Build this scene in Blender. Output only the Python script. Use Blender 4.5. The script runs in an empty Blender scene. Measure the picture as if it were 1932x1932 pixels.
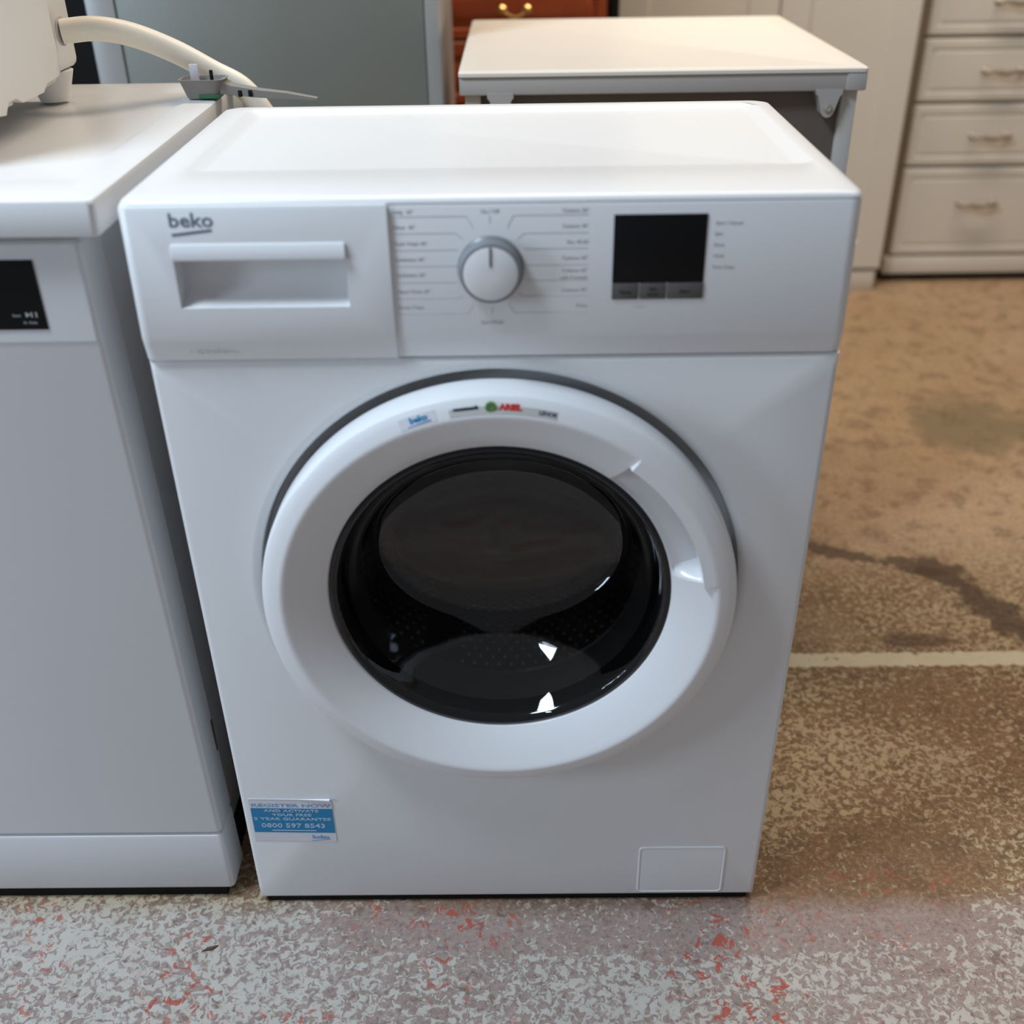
import bpy, bmesh, math, random
from mathutils import Vector, Matrix
random.seed(4)
sc = bpy.context.scene
C = sc.collection
PI = math.pi

# ------------------------------------------------------------------ camera, world, lights, exposure
cam_d = bpy.data.cameras.new('camera')
cam = bpy.data.objects.new('camera', cam_d); C.objects.link(cam)
cam_d.sensor_width = 36.0
cam_d.lens = 2035.86 / 1932 * 36.0
cam_d.clip_start = 0.02
R = Matrix(((0.99990763, 0.0019277, -0.01345406), (-0.01054592, -0.51441062, -0.85747915), (-0.00857387, 0.85754183, -0.51434278)))
right, down, fwd = R[0].copy(), R[1].copy(), R[2].copy()
mw = Matrix((right, -down, -fwd)).transposed().to_4x4()
mw.translation = Vector((0.02269, -0.86976, 1.06748))
cam.matrix_world = mw
cam_d.dof.use_dof = True
cam_d.dof.focus_distance = 1.19
cam_d.dof.aperture_fstop = 3.1
sc.camera = cam

world = bpy.data.worlds.new('world'); sc.world = world
world.use_nodes = True
wb = world.node_tree.nodes['Background']
wb.inputs[0].default_value = (0.90, 0.93, 1.0, 1)
wb.inputs[1].default_value = 0.21


def area(name, loc, target, sx, sy, power, col):
    d = bpy.data.lights.new(name, 'AREA'); d.shape = 'RECTANGLE'; d.size = sx; d.size_y = sy
    d.energy = power; d.color = col
    o = bpy.data.objects.new(name, d); C.objects.link(o)
    o.location = loc
    o.rotation_euler = (Vector(target) - Vector(loc)).to_track_quat('-Z', 'Y').to_euler()
    return o


area('daylight_rooflight', (-1.08, -0.45, 2.60), (-0.3, -0.05, 0.5), 0.55, 0.55, 43, (0.72, 0.86, 1.0))
area('daylight_side_window', (-2.35, -1.00, 1.15), (-0.2, 0.0, 0.5), 0.45, 0.75, 19, (0.64, 0.81, 1.0))
area('ceiling_lamp', (0.60, 1.50, 2.75), (0.60, 1.50, 0), 2.4, 0.4, 50, (1.0, 0.83, 0.64))

sc.view_settings.view_transform = 'Standard'
sc.view_settings.look = 'None'
sc.view_settings.gamma = 1.0
sc.view_settings.use_curve_mapping = False
sc.view_settings.exposure = 0.12


# ------------------------------------------------------------------ materials
def mat(name, col, rough=0.5, metal=0.0, spec=0.5, noise=0.0, nscale=30, bump=0.0, bscale=200, coat=0.0):
    m = bpy.data.materials.new(name); m.use_nodes = True
    nt = m.node_tree; b = nt.nodes['Principled BSDF']
    b.inputs['Base Color'].default_value = (*col, 1)
    b.inputs['Roughness'].default_value = rough
    b.inputs['Metallic'].default_value = metal
    b.inputs['Specular IOR Level'].default_value = spec
    b.inputs['Coat Weight'].default_value = coat
    tc = nt.nodes.new('ShaderNodeTexCoord')
    if noise > 0:
        n = nt.nodes.new('ShaderNodeTexNoise'); n.inputs['Scale'].default_value = nscale
        n.inputs['Detail'].default_value = 4
        nt.links.new(tc.outputs['Object'], n.inputs['Vector'])
        mx = nt.nodes.new('ShaderNodeMixRGB')
        mx.inputs[1].default_value = (*[c * (1 - noise) for c in col], 1)
        mx.inputs[2].default_value = (*[min(1, c * (1 + noise)) for c in col], 1)
        nt.links.new(n.outputs['Fac'], mx.inputs[0]); nt.links.new(mx.outputs[0], b.inputs['Base Color'])
    if bump > 0:
        n = nt.nodes.new('ShaderNodeTexNoise'); n.inputs['Scale'].default_value = bscale
        nt.links.new(tc.outputs['Object'], n.inputs['Vector'])
        bp = nt.nodes.new('ShaderNodeBump'); bp.inputs['Strength'].default_value = bump
        bp.inputs['Distance'].default_value = 0.001
        nt.links.new(n.outputs['Fac'], bp.inputs['Height']); nt.links.new(bp.outputs[0], b.inputs['Normal'])
    return m


M = {}
M['enamel'] = mat('white_enamel', (0.74, 0.745, 0.75), 0.32, noise=0.02, nscale=6, bump=0.03, bscale=500)
M['plastic'] = mat('white_plastic', (0.75, 0.755, 0.765), 0.30, noise=0.015, nscale=8)
M['top'] = mat('white_worktop', (0.73, 0.735, 0.74), 0.30, noise=0.02, nscale=5)
M['door_white'] = mat('door_white_plastic', (0.76, 0.765, 0.78), 0.22, noise=0.01, nscale=8)
M['dish'] = mat('dishwasher_enamel', (0.66, 0.665, 0.68), 0.35, noise=0.02, nscale=5)
M['dark_gap'] = mat('dark_recess', (0.02, 0.02, 0.022), 0.6)
M['black_gloss'] = mat('black_gloss', (0.006, 0.006, 0.007), 0.06)
M['black_screen'] = mat('black_screen', (0.004, 0.004, 0.005), 0.35, spec=0.2)
M['black_matte'] = mat('black_matte', (0.006, 0.006, 0.006), 0.7, spec=0.2)
M['grey_rubber'] = mat('grey_rubber', (0.022, 0.022, 0.025), 0.45)
M['drum_steel'] = mat('drum_steel', (0.20, 0.20, 0.21), 0.42, metal=0.7, noise=0.1, nscale=12)
M['hole'] = mat('drum_emboss', (0.45, 0.45, 0.45), 0.3, metal=0.8)
M['print'] = mat('grey_print', (0.38, 0.39, 0.41), 0.5)
M['print_line'] = mat('pale_print_line', (0.52, 0.53, 0.55), 0.5)
M['logo_grey'] = mat('grey_logo_print', (0.15, 0.19, 0.24), 0.4)
M['ring_grey'] = mat('knob_grey', (0.20, 0.21, 0.22), 0.3)
M['button_grey'] = mat('grey_button', (0.085, 0.08, 0.078), 0.5)
M['button_text'] = mat('dark_button_print', (0.02, 0.02, 0.02), 0.5)
M['blue'] = mat('blue_print', (0.005, 0.20, 0.42), 0.35)
M['label_white'] = mat('label_white', (0.66, 0.67, 0.72), 0.25)
M['label_print'] = mat('label_pale_blue', (0.40, 0.53, 0.66), 0.35)
M['label_blue_text'] = mat('label_blue_text', (0.22, 0.36, 0.56), 0.35)
M['label_grey'] = mat('label_grey', (0.50, 0.50, 0.48), 0.25)
M['red'] = mat('red_print', (0.55, 0.03, 0.03), 0.4)
M['green'] = mat('green_print', (0.12, 0.26, 0.06), 0.4)
M['ink'] = mat('dark_ink', (0.02, 0.03, 0.05), 0.4)
M['beige_top'] = mat('cream_worktop', (0.76, 0.725, 0.66), 0.35, noise=0.03, nscale=9)
M['grey_trim'] = mat('grey_plastic_edge', (0.42, 0.40, 0.385), 0.45, noise=0.03, nscale=14)
M['back_steel'] = mat('dark_back_sheet', (0.12, 0.10, 0.085), 0.6, noise=0.06, nscale=40)
M['pale_grey'] = mat('pale_grey_plastic', (0.50, 0.49, 0.47), 0.45)
M['screw'] = mat('screw_steel', (0.55, 0.53, 0.5), 0.35, metal=0.8)
M['hose'] = mat('cream_hose_plastic', (0.90, 0.84, 0.72), 0.42, noise=0.03, nscale=20)
M['appliance'] = mat('warm_white_plastic', (0.82, 0.81, 0.79), 0.5, noise=0.03, nscale=9)
M['bracket'] = mat('grey_bracket_plastic', (0.22, 0.21, 0.20), 0.5, noise=0.1, nscale=40)
M['green_mark'] = mat('green_plastic', (0.02, 0.12, 0.05), 0.5)
M['mauve_tab'] = mat('pale_mauve_plastic', (0.66, 0.63, 0.70), 0.45)
M['fridge'] = mat('grey_green_steel', (0.23, 0.235, 0.21), 0.40, metal=0.25, noise=0.10, nscale=4, bump=0.15, bscale=350)
M['alu'] = mat('brushed_trim', (0.40, 0.40, 0.39), 0.4, metal=0.3)
M['mahogany'] = mat('mahogany', (0.40, 0.075, 0.020), 0.38, noise=0.25, nscale=18)
M['mahogany_dark'] = mat('mahogany_groove', (0.07, 0.014, 0.008), 0.5)
M['brass'] = mat('brass', (0.75, 0.52, 0.20), 0.28, metal=1.0)
M['cream'] = mat('cream_paint', (0.68, 0.635, 0.55), 0.5, noise=0.02, nscale=7)
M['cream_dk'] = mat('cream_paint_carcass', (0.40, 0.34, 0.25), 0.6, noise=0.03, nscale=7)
M['pewter'] = mat('pewter_handle', (0.42, 0.37, 0.31), 0.4, metal=0.7)
M['wall'] = mat('wall_paint', (0.42, 0.38, 0.33), 0.8, noise=0.06, nscale=3)
M['rust'] = mat('rust_dirt', (0.10, 0.06, 0.035), 0.8)


def glass_mat():
    m = bpy.data.materials.new('tinted_glass'); m.use_nodes = True
    b = m.node_tree.nodes['Principled BSDF']
    b.inputs['Base Color'].default_value = (0.50, 0.50, 0.50, 1)
    b.inputs['Transmission Weight'].default_value = 1.0
    b.inputs['Roughness'].default_value = 0.02
    b.inputs['IOR'].default_value = 1.48
    return m


M['glass'] = glass_mat()


def floor_mat():
    m = bpy.data.materials.new('worn_painted_concrete'); m.use_nodes = True
    nt = m.node_tree; L = nt.links; b = nt.nodes['Principled BSDF']
    geo = nt.nodes.new('ShaderNodeNewGeometry')
    sep = nt.nodes.new('ShaderNodeSeparateXYZ'); L.new(geo.outputs['Position'], sep.inputs[0])
    X, Y = sep.outputs[0], sep.outputs[1]

    def plug(s, v):
        if hasattr(v, 'node'): L.new(v, s)
        else: s.default_value = v

    def mth(op, a, c=0.0, clamp=False):
        n = nt.nodes.new('ShaderNodeMath'); n.operation = op; n.use_clamp = clamp
        plug(n.inputs[0], a); plug(n.inputs[1], c); return n.outputs[0]

    def noise(scale, detail=3, rough=0.55, dist=0.0, off=0.0, sxy=(1, 1)):
        mp = nt.nodes.new('ShaderNodeMapping'); L.new(geo.outputs['Position'], mp.inputs[0])
        mp.inputs['Location'].default_value = (off, off * 1.7, off); mp.inputs['Scale'].default_value = (sxy[0], sxy[1], 1)
        n = nt.nodes.new('ShaderNodeTexNoise'); L.new(mp.outputs[0], n.inputs['Vector'])
        n.inputs['Scale'].default_value = scale; n.inputs['Detail'].default_value = detail
        n.inputs['Roughness'].default_value = rough; n.inputs['Distortion'].default_value = dist
        return n.outputs['Fac']

    def sstep(v, lo, hi):
        n = nt.nodes.new('ShaderNodeMapRange'); n.interpolation_type = 'SMOOTHSTEP'
        plug(n.inputs['Value'], v); plug(n.inputs['From Min'], lo); plug(n.inputs['From Max'], hi)
        return n.outputs['Result']

    def mix(f, a, c):
        n = nt.nodes.new('ShaderNodeMix'); n.data_type = 'RGBA'
        plug(n.inputs[0], f)
        for s, v in ((n.inputs[6], a), (n.inputs[7], c)):
            if hasattr(v, 'node'): L.new(v, s)
            else: s.default_value = (*v, 1)
        return n.outputs[2]

    def spot(cx, cy, rx, ry, soft=0.35, wob=0.5, ns=9, off=3.0):
        dx = mth('DIVIDE', mth('SUBTRACT', X, cx), rx); dy = mth('DIVIDE', mth('SUBTRACT', Y, cy), ry)
        d = mth('SQRT', mth('ADD', mth('MULTIPLY', dx, dx), mth('MULTIPLY', dy, dy)))
        d = mth('ADD', d, mth('MULTIPLY', mth('SUBTRACT', noise(ns, 4, off=off), 0.5), wob * 2))
        return sstep(d, 1.0, 1.0 - soft)

    def stroke(x0, y0, x1, y1, w, wob=0.10, off=5.0):
        # band around a segment, with ragged edges
        lx, ly = x1 - x0, y1 - y0; ll = lx * lx + ly * ly
        ax, ay = mth('SUBTRACT', X, x0), mth('SUBTRACT', Y, y0)
        t = mth('DIVIDE', mth('ADD', mth('MULTIPLY', ax, lx), mth('MULTIPLY', ay, ly)), ll, clamp=True)
        ex = mth('SUBTRACT', ax, mth('MULTIPLY', t, lx)); ey = mth('SUBTRACT', ay, mth('MULTIPLY', t, ly))
        d = mth('SQRT', mth('ADD', mth('MULTIPLY', ex, ex), mth('MULTIPLY', ey, ey)))
        d = mth('ADD', d, mth('MULTIPLY', mth('SUBTRACT', noise(22, 4, off=off), 0.5), wob))
        return sstep(d, w, w * 0.45)

    # floor tone zones: worn paint, with daylight and machine shade put into the colour
    front = sstep(mth('ADD', Y, mth('MULTIPLY', mth('SUBTRACT', noise(9, 3, off=2), 0.5), 0.05)), 0.02, -0.03)      # daylit strip, ending at the machines' shadow line
    base_b = mix(noise(14, 5, 0.6), (0.155, 0.080, 0.036), (0.285, 0.165, 0.085))  # darker, warmer base for the side out of the daylight
    base_f = mix(noise(16, 5, 0.6, off=9), (0.245, 0.175, 0.155), (0.39, 0.30, 0.27))  # paler, cooler base for the daylit side
    col = mix(front, base_b, base_f)
    # broad tan area further back
    tan = sstep(mth('ADD', Y, mth('MULTIPLY', mth('SUBTRACT', noise(3.0, 4, off=7), 0.5), 0.9)), 0.50, 0.85)
    col = mix(mth('MULTIPLY', tan, 0.85), col, mix(noise(11, 5, 0.6, off=4), (0.34, 0.215, 0.120), (0.52, 0.365, 0.225)))
    blot = sstep(noise(20, 5, 0.62, 0.4, off=41), 0.50, 0.62)
    col = mix(mth('MULTIPLY', blot, mth('SUBTRACT', 0.50, mth('MULTIPLY', front, 0.42))), col, (0.125, 0.068, 0.034))
    grain = noise(150, 4, 0.7, off=52)
    col = mix(mth('MULTIPLY', sstep(grain, 0.50, 0.62), 0.28), col, (0.50, 0.40, 0.30))
    col = mix(mth('MULTIPLY', sstep(grain, 0.48, 0.36), 0.40), col, (0.10, 0.062, 0.045))
    # worn flecks of pale paint
    dens = mth('MULTIPLY', mth('SUBTRACT', noise(4.5, 3, 0.5, off=1.0), 0.5), 0.34)
    # few flecks in the strip right in front of the washing machine and in the shaded brown patch beside it
    bare = mth('MULTIPLY', spot(0.18, -0.030, 0.50, 0.055, wob=0.25), 0.10)
    bare2 = mth('MULTIPLY', spot(0.45, 0.05, 0.16, 0.09, wob=0.25), 0.08)
    bare3 = mth('MULTIPLY', mth('SUBTRACT', 1.0, front), 0.035)
    thr = mth('ADD', mth('ADD', mth('ADD', mth('SUBTRACT', 0.487, dens), bare), bare2), bare3)
    fl = noise(112, 4, 0.62, 0.8)
    fleck = sstep(mth('SUBTRACT', fl, thr), -0.03, 0.055)
    pale = mix(front, mix(noise(30, off=3), (0.44, 0.34, 0.21), (0.56, 0.46, 0.30)), mix(noise(30, off=3), (0.46, 0.42, 0.36), (0.62, 0.585, 0.525)))  # flecks too are painted paler on the daylit side
    col = mix(mth('MULTIPLY', fleck, mth('SUBTRACT', 0.84, mth('MULTIPLY', tan, 0.50))), col, pale)
    # small dark pits between the flecks
    pit = sstep(noise(55, 3, 0.6, 0.5, off=12), 0.60, 0.68)
    col = mix(mth('MULTIPLY', pit, 0.45), col, (0.11, 0.062, 0.040))
    # red paint showing through
    redm = mth('MULTIPLY', sstep(noise(62, 3, 0.6, 0.8, off=21), 0.575, 0.625), sstep(noise(6, 2, 0.5, off=17), 0.47, 0.60))
    redz = mth('ADD', 0.12, mth('MULTIPLY', sstep(Y, 0.06, -0.03), 0.75))
    col = mix(mth('MULTIPLY', redm, redz), col, (0.42, 0.075, 0.045))
    # greenish worn patch, dark stains
    col = mix(mth('MULTIPLY', spot(1.03, 1.25, 0.22, 0.17, soft=0.6, wob=0.9), 0.55), col, (0.13, 0.125, 0.065))
    col = mix(mth('MULTIPLY', stroke(0.53, 0.78, 0.74, 0.695, 0.022, 0.11), 0.8), col, (0.075, 0.042, 0.024))
    col = mix(mth('MULTIPLY', stroke(0.74, 0.70, 0.86, 0.47, 0.045, 0.13, 8.0), 0.85), col, (0.075, 0.042, 0.024))
    col = mix(mth('MULTIPLY', spot(0.66, 0.50, 0.07, 0.022, wob=0.6, off=6), 0.7), col, (0.085, 0.048, 0.028))
    # painted white line behind the machines
    ly = mth('ABSOLUTE', mth('SUBTRACT', Y, 0.4525))
    ly = mth('ADD', ly, mth('MULTIPLY', mth('SUBTRACT', noise(60, 4, 0.6, off=31), 0.5), 0.018))
    line = sstep(ly, 0.0185, 0.0150)
    wear = mth('SUBTRACT', 1.0, mth('MULTIPLY', sstep(noise(34, 4, 0.65, off=14), 0.56, 0.64), 0.9))
    col = mix(mth('MULTIPLY', line, wear), col, mix(noise(20, off=8), (0.60, 0.52, 0.37), (0.72, 0.65, 0.50)))
    L.new(col, b.inputs['Base Color'])
    b.inputs['Roughness'].default_value = 0.62
    b.inputs['Specular IOR Level'].default_value = 0.35
    bp = nt.nodes.new('ShaderNodeBump'); bp.inputs['Strength'].default_value = 0.35; bp.inputs['Distance'].default_value = 0.002
    L.new(fleck, bp.inputs['Height']); L.new(bp.outputs[0], b.inputs['Normal'])
    return m


M['floor'] = floor_mat()


# ------------------------------------------------------------------ mesh helpers
def finish(me, smooth=30):
    if smooth:
        me.polygons.foreach_set('use_smooth', [True] * len(me.polygons))
        me.set_sharp_from_angle(angle=math.radians(smooth))
    me.update()


def obj(name, bm, material, parent=None, smooth=30):
    me = bpy.data.meshes.new(name)
    bmesh.ops.recalc_face_normals(bm, faces=bm.faces[:]) if not getattr(bm, 'keep', False) else None
    bm.to_mesh(me); bm.free()
    mats = material if isinstance(material, (list, tuple)) else [material]
    for m in mats: me.materials.append(M[m])
    finish(me, smooth)
    o = bpy.data.objects.new(name, me); C.objects.link(o)
    if parent is not None:
        o.parent = parent
        if parent.type == 'EMPTY': o.matrix_parent_inverse = Matrix.Translation(-parent.location)
    return o


def thing(name, label, cat, loc, group=None):
    o = bpy.data.objects.new(name, None); C.objects.link(o); o.location = loc
    o.empty_display_size = 0.1
    o['label'] = label; o['category'] = cat
    if group: o['group'] = group
    return o


def tag(o, label, cat, group=None):
    o['label'] = label; o['category'] = cat
    if group: o['group'] = group
    return o


def add_box(bm, x0, x1, y0, y1, z0, z1, bevel=0.0, seg=2):
    r = bmesh.ops.create_cube(bm, size=1.0)
    vs = r['verts']
    for v in vs:
        v.co = Vector(((x0 + x1) / 2 + v.co.x * (x1 - x0), (y0 + y1) / 2 + v.co.y * (y1 - y0), (z0 + z1) / 2 + v.co.z * (z1 - z0)))
    if bevel > 0:
        es = list({e for v in vs for e in v.link_edges})
        bmesh.ops.bevel(bm, geom=es, offset=bevel, segments=seg, profile=0.5, affect='EDGES')
    return bm


def box(x0, x1, y0, y1, z0, z1, bevel=0.0, seg=2):
    return add_box(bmesh.new(), x0, x1, y0, y1, z0, z1, bevel, seg)


def add_loft(bm, loops, cap0=False, cap1=False, closed=True):
    rows = [[bm.verts.new(p) for p in lp] for lp in loops]
    n = len(rows[0])
    for a, b in zip(rows, rows[1:]):
        for i in range(n if closed else n - 1):
            j = (i + 1) % n
            try: bm.faces.new((a[i], a[j], b[j], b[i]))
            except ValueError: pass
    if cap0: bm.faces.new(rows[0][::-1])
    if cap1: bm.faces.new(rows[-1])
    return bm


def loft(loops, cap0=False, cap1=False, closed=True):
    return add_loft(bmesh.new(), loops, cap0, cap1, closed)


def rrect(x0, x1, y0, y1, r, seg=6, corners=(1, 1, 1, 1)):
    """rounded rectangle points (a, b), always 4*(seg+1) of them"""
    out = []
    for k, (cx, cy, a0) in enumerate(((x1, y1, 0), (x0, y1, 90), (x0, y0, 180), (x1, y0, 270))):
        rr = max(r * corners[k], 1e-5)
        ox = cx - rr if cx == x1 else cx + rr
        oy = cy - rr if cy == y1 else cy + rr
        for s in range(seg + 1):
            a = math.radians(a0 + 90 * s / seg)
            out.append((ox + rr * math.cos(a), oy + rr * math.sin(a)))
    return out


def ring(cx, cz, r, y, n=96, sx=1.0):
    return [(cx + sx * r * math.cos(2 * PI * i / n), y, cz + r * math.sin(2 * PI * i / n)) for i in range(n)]


def lathe_y(cx, cz, prof, n=96, sx=1.0, cap0=False, cap1=False):
    return loft([ring(cx, cz, r, y, n, sx) for r, y in prof], cap0, cap1)


def add_tube(bm, path, r, n=12, cap=True):
    pts = [Vector(p) for p in path]
    loops = []
    up = Vector((0, 0, 1))
    prev = None
    for i, p in enumerate(pts):
        t = (pts[min(i + 1, len(pts) - 1)] - pts[max(i - 1, 0)]).normalized()
        if prev is None:
            a = t.cross(up)
            if a.length < 1e-3: a = t.cross(Vector((1, 0, 0)))
        else:
            a = prev - t * prev.dot(t)
        a.normalize(); prev = a
        b = t.cross(a)
        rr = r[i] if isinstance(r, (list, tuple)) else r
        loops.append([p + a * rr * math.cos(2 * PI * k / n) + b * rr * math.sin(2 * PI * k / n) for k in range(n)])
    return add_loft(bm, loops, cap, cap)


def catmull(pts, k=8):
    P = [Vector(p) for p in pts]; P = [2 * P[0] - P[1]] + P + [2 * P[-1] - P[-2]]
    out = []
    for i in range(1, len(P) - 2):
        for s in range(k):
            t = s / k
            out.append(0.5 * ((2 * P[i]) + (-P[i - 1] + P[i + 1]) * t + (2 * P[i - 1] - 5 * P[i] + 4 * P[i + 1] - P[i + 2]) * t * t + (-P[i - 1] + 3 * P[i] - 3 * P[i + 1] + P[i + 2]) * t ** 3))
    out.append(P[-2]); return out


def add_prism_x(bm, poly_yz, x0, x1):
    return add_loft(bm, [[(x0, y, z) for y, z in poly_yz], [(x1, y, z) for y, z in poly_yz]], True, True)


def add_prism_y(bm, poly_xz, y0, y1):
    return add_loft(bm, [[(x, y0, z) for x, z in poly_xz], [(x, y1, z) for x, z in poly_xz]], True, True)


def cut(bm, cutter_bms):
    """boolean difference, worked out here so no cutter stays in the scene"""
    def mk(b):
        bmesh.ops.recalc_face_normals(b, faces=b.faces[:])
        me = bpy.data.meshes.new('tmp'); b.to_mesh(me); b.free()
        o = bpy.data.objects.new('tmp', me); C.objects.link(o); return o
    base = mk(bm); cs = [mk(c) for c in cutter_bms]
    for c in cs:
        md = base.modifiers.new('b', 'BOOLEAN'); md.operation = 'DIFFERENCE'; md.object = c; md.solver = 'EXACT'
    dg = bpy.context.evaluated_depsgraph_get()
    me = bpy.data.meshes.new_from_object(base.evaluated_get(dg))
    for o in [base] + cs:
        m = o.data; bpy.data.objects.remove(o); bpy.data.meshes.remove(m)
    out = bmesh.new(); out.from_mesh(me); bpy.data.meshes.remove(me)
    return out


def text_bm(bm, s, x, z, y, size, align='LEFT', xs=1.0, rot=0.0, bold=0.0, depth=0.0002, tilt=None):
    """flat raised lettering in the x-z plane facing -y; size is the cap height in metres"""
    cu = bpy.data.curves.new('t', 'FONT'); cu.body = s; cu.size = size / 0.70
    cu.align_x = align; cu.offset = bold; cu.extrude = depth; cu.resolution_u = 2
    o = bpy.data.objects.new('t', cu); C.objects.link(o)
    dg = bpy.context.evaluated_depsgraph_get()
    me = bpy.data.meshes.new_from_object(o.evaluated_get(dg))
    bpy.data.objects.remove(o); bpy.data.curves.remove(cu)
    T = Matrix.Translation((x, y, z)) @ Matrix.Rotation(-rot, 4, 'Y')
    if tilt: T = T @ Matrix.Rotation(tilt, 4, 'X')
    T = T @ Matrix.Rotation(PI / 2, 4, 'X') @ Matrix.Diagonal((xs, 1, 1, 1))
    me.transform(T)
    bm.from_mesh(me); bpy.data.meshes.remove(me)
    return bm


def add_strip(bm, p, q, w, y, th=0.0002):
    """thin printed line in the x-z plane"""
    p, q = Vector(p), Vector(q); d = (q - p).normalized(); n = Vector((-d.y, d.x)) * w / 2
    add_prism_y(bm, [tuple(p + n), tuple(q + n), tuple(q - n), tuple(p - n)], y - th, y)
    return bm


# ------------------------------------------------------------------ room
def struct(name, bm, m):
    o = obj(name, bm, m, smooth=0); o['kind'] = 'structure'; return o


fbm = bmesh.new()
add_loft(fbm, [[(-2.6, -1.7, 0), (3.0, -1.7, 0), (3.0, 2.8, 0), (-2.6, 2.8, 0)], [(-2.6, -1.7, -0.06), (3.0, -1.7, -0.06), (3.0, 2.8, -0.06), (-2.6, 2.8, -0.06)]], True, True)
struct('floor', fbm, 'floor')
struct('wall_back', box(-2.6, 3.0, 2.8, 2.9, 0, 2.9), 'wall')
struct('wall_left', box(-2.7, -2.6, -0.3, 2.8, 0, 2.9), 'wall')
struct('wall_right', box(3.0, 3.1, -0.6, 2.8, 0, 2.9), 'wall')

# ------------------------------------------------------------------ washing machine
wm = thing('washing_machine', 'white front-loading washing machine with round black glass door, standing in the middle', 'washing machine', (0, 0.19, 0))
DX, DZ = 0.001, 0.458
# cabinet shell, open to the front
def rect_y(hw_b, hw_t, z0, z1, y, r=0.006):
    out = []
    for a, b in rrect(-1, 1, 0, 1, 0.02, 3):
        z = z0 + b * (z1 - z0); out.append((a * (hw_b + (hw_t - hw_b) * b), y, z))
    return out
obj('cabinet', loft([rect_y(.289, .293, .016, .832, .018), rect_y(.2925, .2975, .012, .836, .018), rect_y(.2925, .2975, .012, .836, .380), rect_y(.286, .291, .018, .830, .386)], False, True), 'enamel', wm)

# front panel with the round opening
NA = 240
def corner_idx():
    tz0, tz1 = .010 - DZ, .703 - DZ
    res = {}
    for k, (sx, z) in enumerate(((1, tz1), (-1, tz1), (-1, tz0), (1, tz0))):
        a = math.atan2(z, sx * .298) % (2 * PI)
        res[int(round(a / (2 * PI) * NA)) % NA] = k
    return res
CI = corner_idx()
def hw(z): return .2948 + (.3003 - .2948) * (z - .01) / .693
def rect_loop(ins, y, zi=None):
    out = []
    z0, z1 = .010 + ins, .7024 - (ins if zi is None else zi)
    for i in range(NA):
        if i in CI:
            k = CI[i]; z = z1 if k < 2 else z0; s = 1 if k in (0, 3) else -1
            out.append((s * (hw(z) - ins), y, z)); continue
        a = 2 * PI * i / NA; c, s = math.cos(a), math.sin(a)
        best = 1e9
        if s > 1e-9: best = min(best, (z1 - DZ) / s)
        if s < -1e-9: best = min(best, (z0 - DZ) / s)
        t = best
        if abs(c) > 1e-9:
            t = .3
            for _ in range(6): t = (hw(DZ + t * s) - ins - math.copysign(1, c) * DX) / abs(c)
        t = min(best, t)
        out.append((DX + t * c, y, DZ + t * s))
    return out
SX = 1.010
fp = loft([rect_loop(.004, .020), rect_loop(0, .018), rect_loop(0, .006), rect_loop(.0012, .0025), rect_loop(.0035, .0007), rect_loop(.006, 0)] +
          [ring(DX, DZ, r, y, NA, SX) for r, y in ((.2405, 0), (.2385, .0001), (.2345, .0015), (.2312, .0050), (.2300, .014), (.2285, .022), (.2200, .024), (.178, .024), (.176, .030))])
obj('front_panel', fp, 'enamel', wm)

# top panel with recessed centre
def plan(ins, z, r, x0=-.2990, x1=.2990, y0=-.0050, y1=.3870):
    return [(a, b, z) for a, b in rrect(x0 + ins, x1 - ins, y0 + ins, y1 - ins, r, 6)]
tp = loft([plan(.004, .8362, .010), plan(0, .8368, .011), plan(.0003, .8385, .012), plan(.0015, .8402, .014), plan(.0045, .8414, .018), plan(.011, .8420, .030), plan(.0145, .8422, .034),
           plan(0, .8422, .012, -.270, .281, .088, .366), plan(0, .8415, .011, -.268, .279, .090, .364),
           plan(0, .8376, .006, -.258, .268, .099, .355), plan(0, .8372, .004, -.255, .265, .102, .352)], True, True)
obj('top_panel', tp, 'top', wm)

# control panel : right part, and the detergent drawer front on the left
def panel_plan(x0, x1, yf, yb, z, r, cl, cr):
    # rrect order: (x1,y1) (x0,y1) (x0,y0) (x1,y0); y0 is the front
    return [(a, b, z) for a, b in rrect(x0, x1, yf, yb, r, 6, (0, 0, cl, cr))]
cp = loft([panel_plan(-.083, .2985, .001, .030, .7035, .010, 0, 1), panel_plan(-.083, .3000, -.0005, .030, .7045, .010, 0, 1),
           panel_plan(-.083, .3003, -.0045, .030, .7215, .010, 0, 1), panel_plan(-.083, .3000, -.0060, .030, .7250, .010, 0, 1),
           panel_plan(-.083, .2990, -.0060, .030, .8330, .011, 0, 1), panel_plan(-.083, .2982, -.0050, .030, .8360, .011, 0, 1)], True, True)
cpo = obj('control_panel', cp, 'plastic', wm)
dp = loft([panel_plan(-.2990, -.0815, -.0010, .030, .7030, .010, 1, .15), panel_plan(-.3010, -.0815, -.0030, .030, .7040, .010, 1, .15),
           panel_plan(-.3010, -.0815, -.0075, .030, .7215, .010, 1, .15), panel_plan(-.3007, -.0815, -.0090, .030, .7250, .010, 1, .15),
           panel_plan(-.2995, -.0815, -.0090, .030, .8345, .010, 1, .15), panel_plan(-.2987, -.0825, -.0075, .030, .8372, .010, 1, .15)], True, True)
cav = bmesh.new()
pr = [(-.03, .7528), (-.009, .7528), (-.0055, .7534), (.006, .7575), (.013, .764), (.0165, .775), (.0165, .788), (.012, .7945), (-.03, .7945)]
cm = lambda x, f: [(x, y if y < -.0085 else -.009 + (y + .009) * f, z) for y, z in pr]
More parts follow.
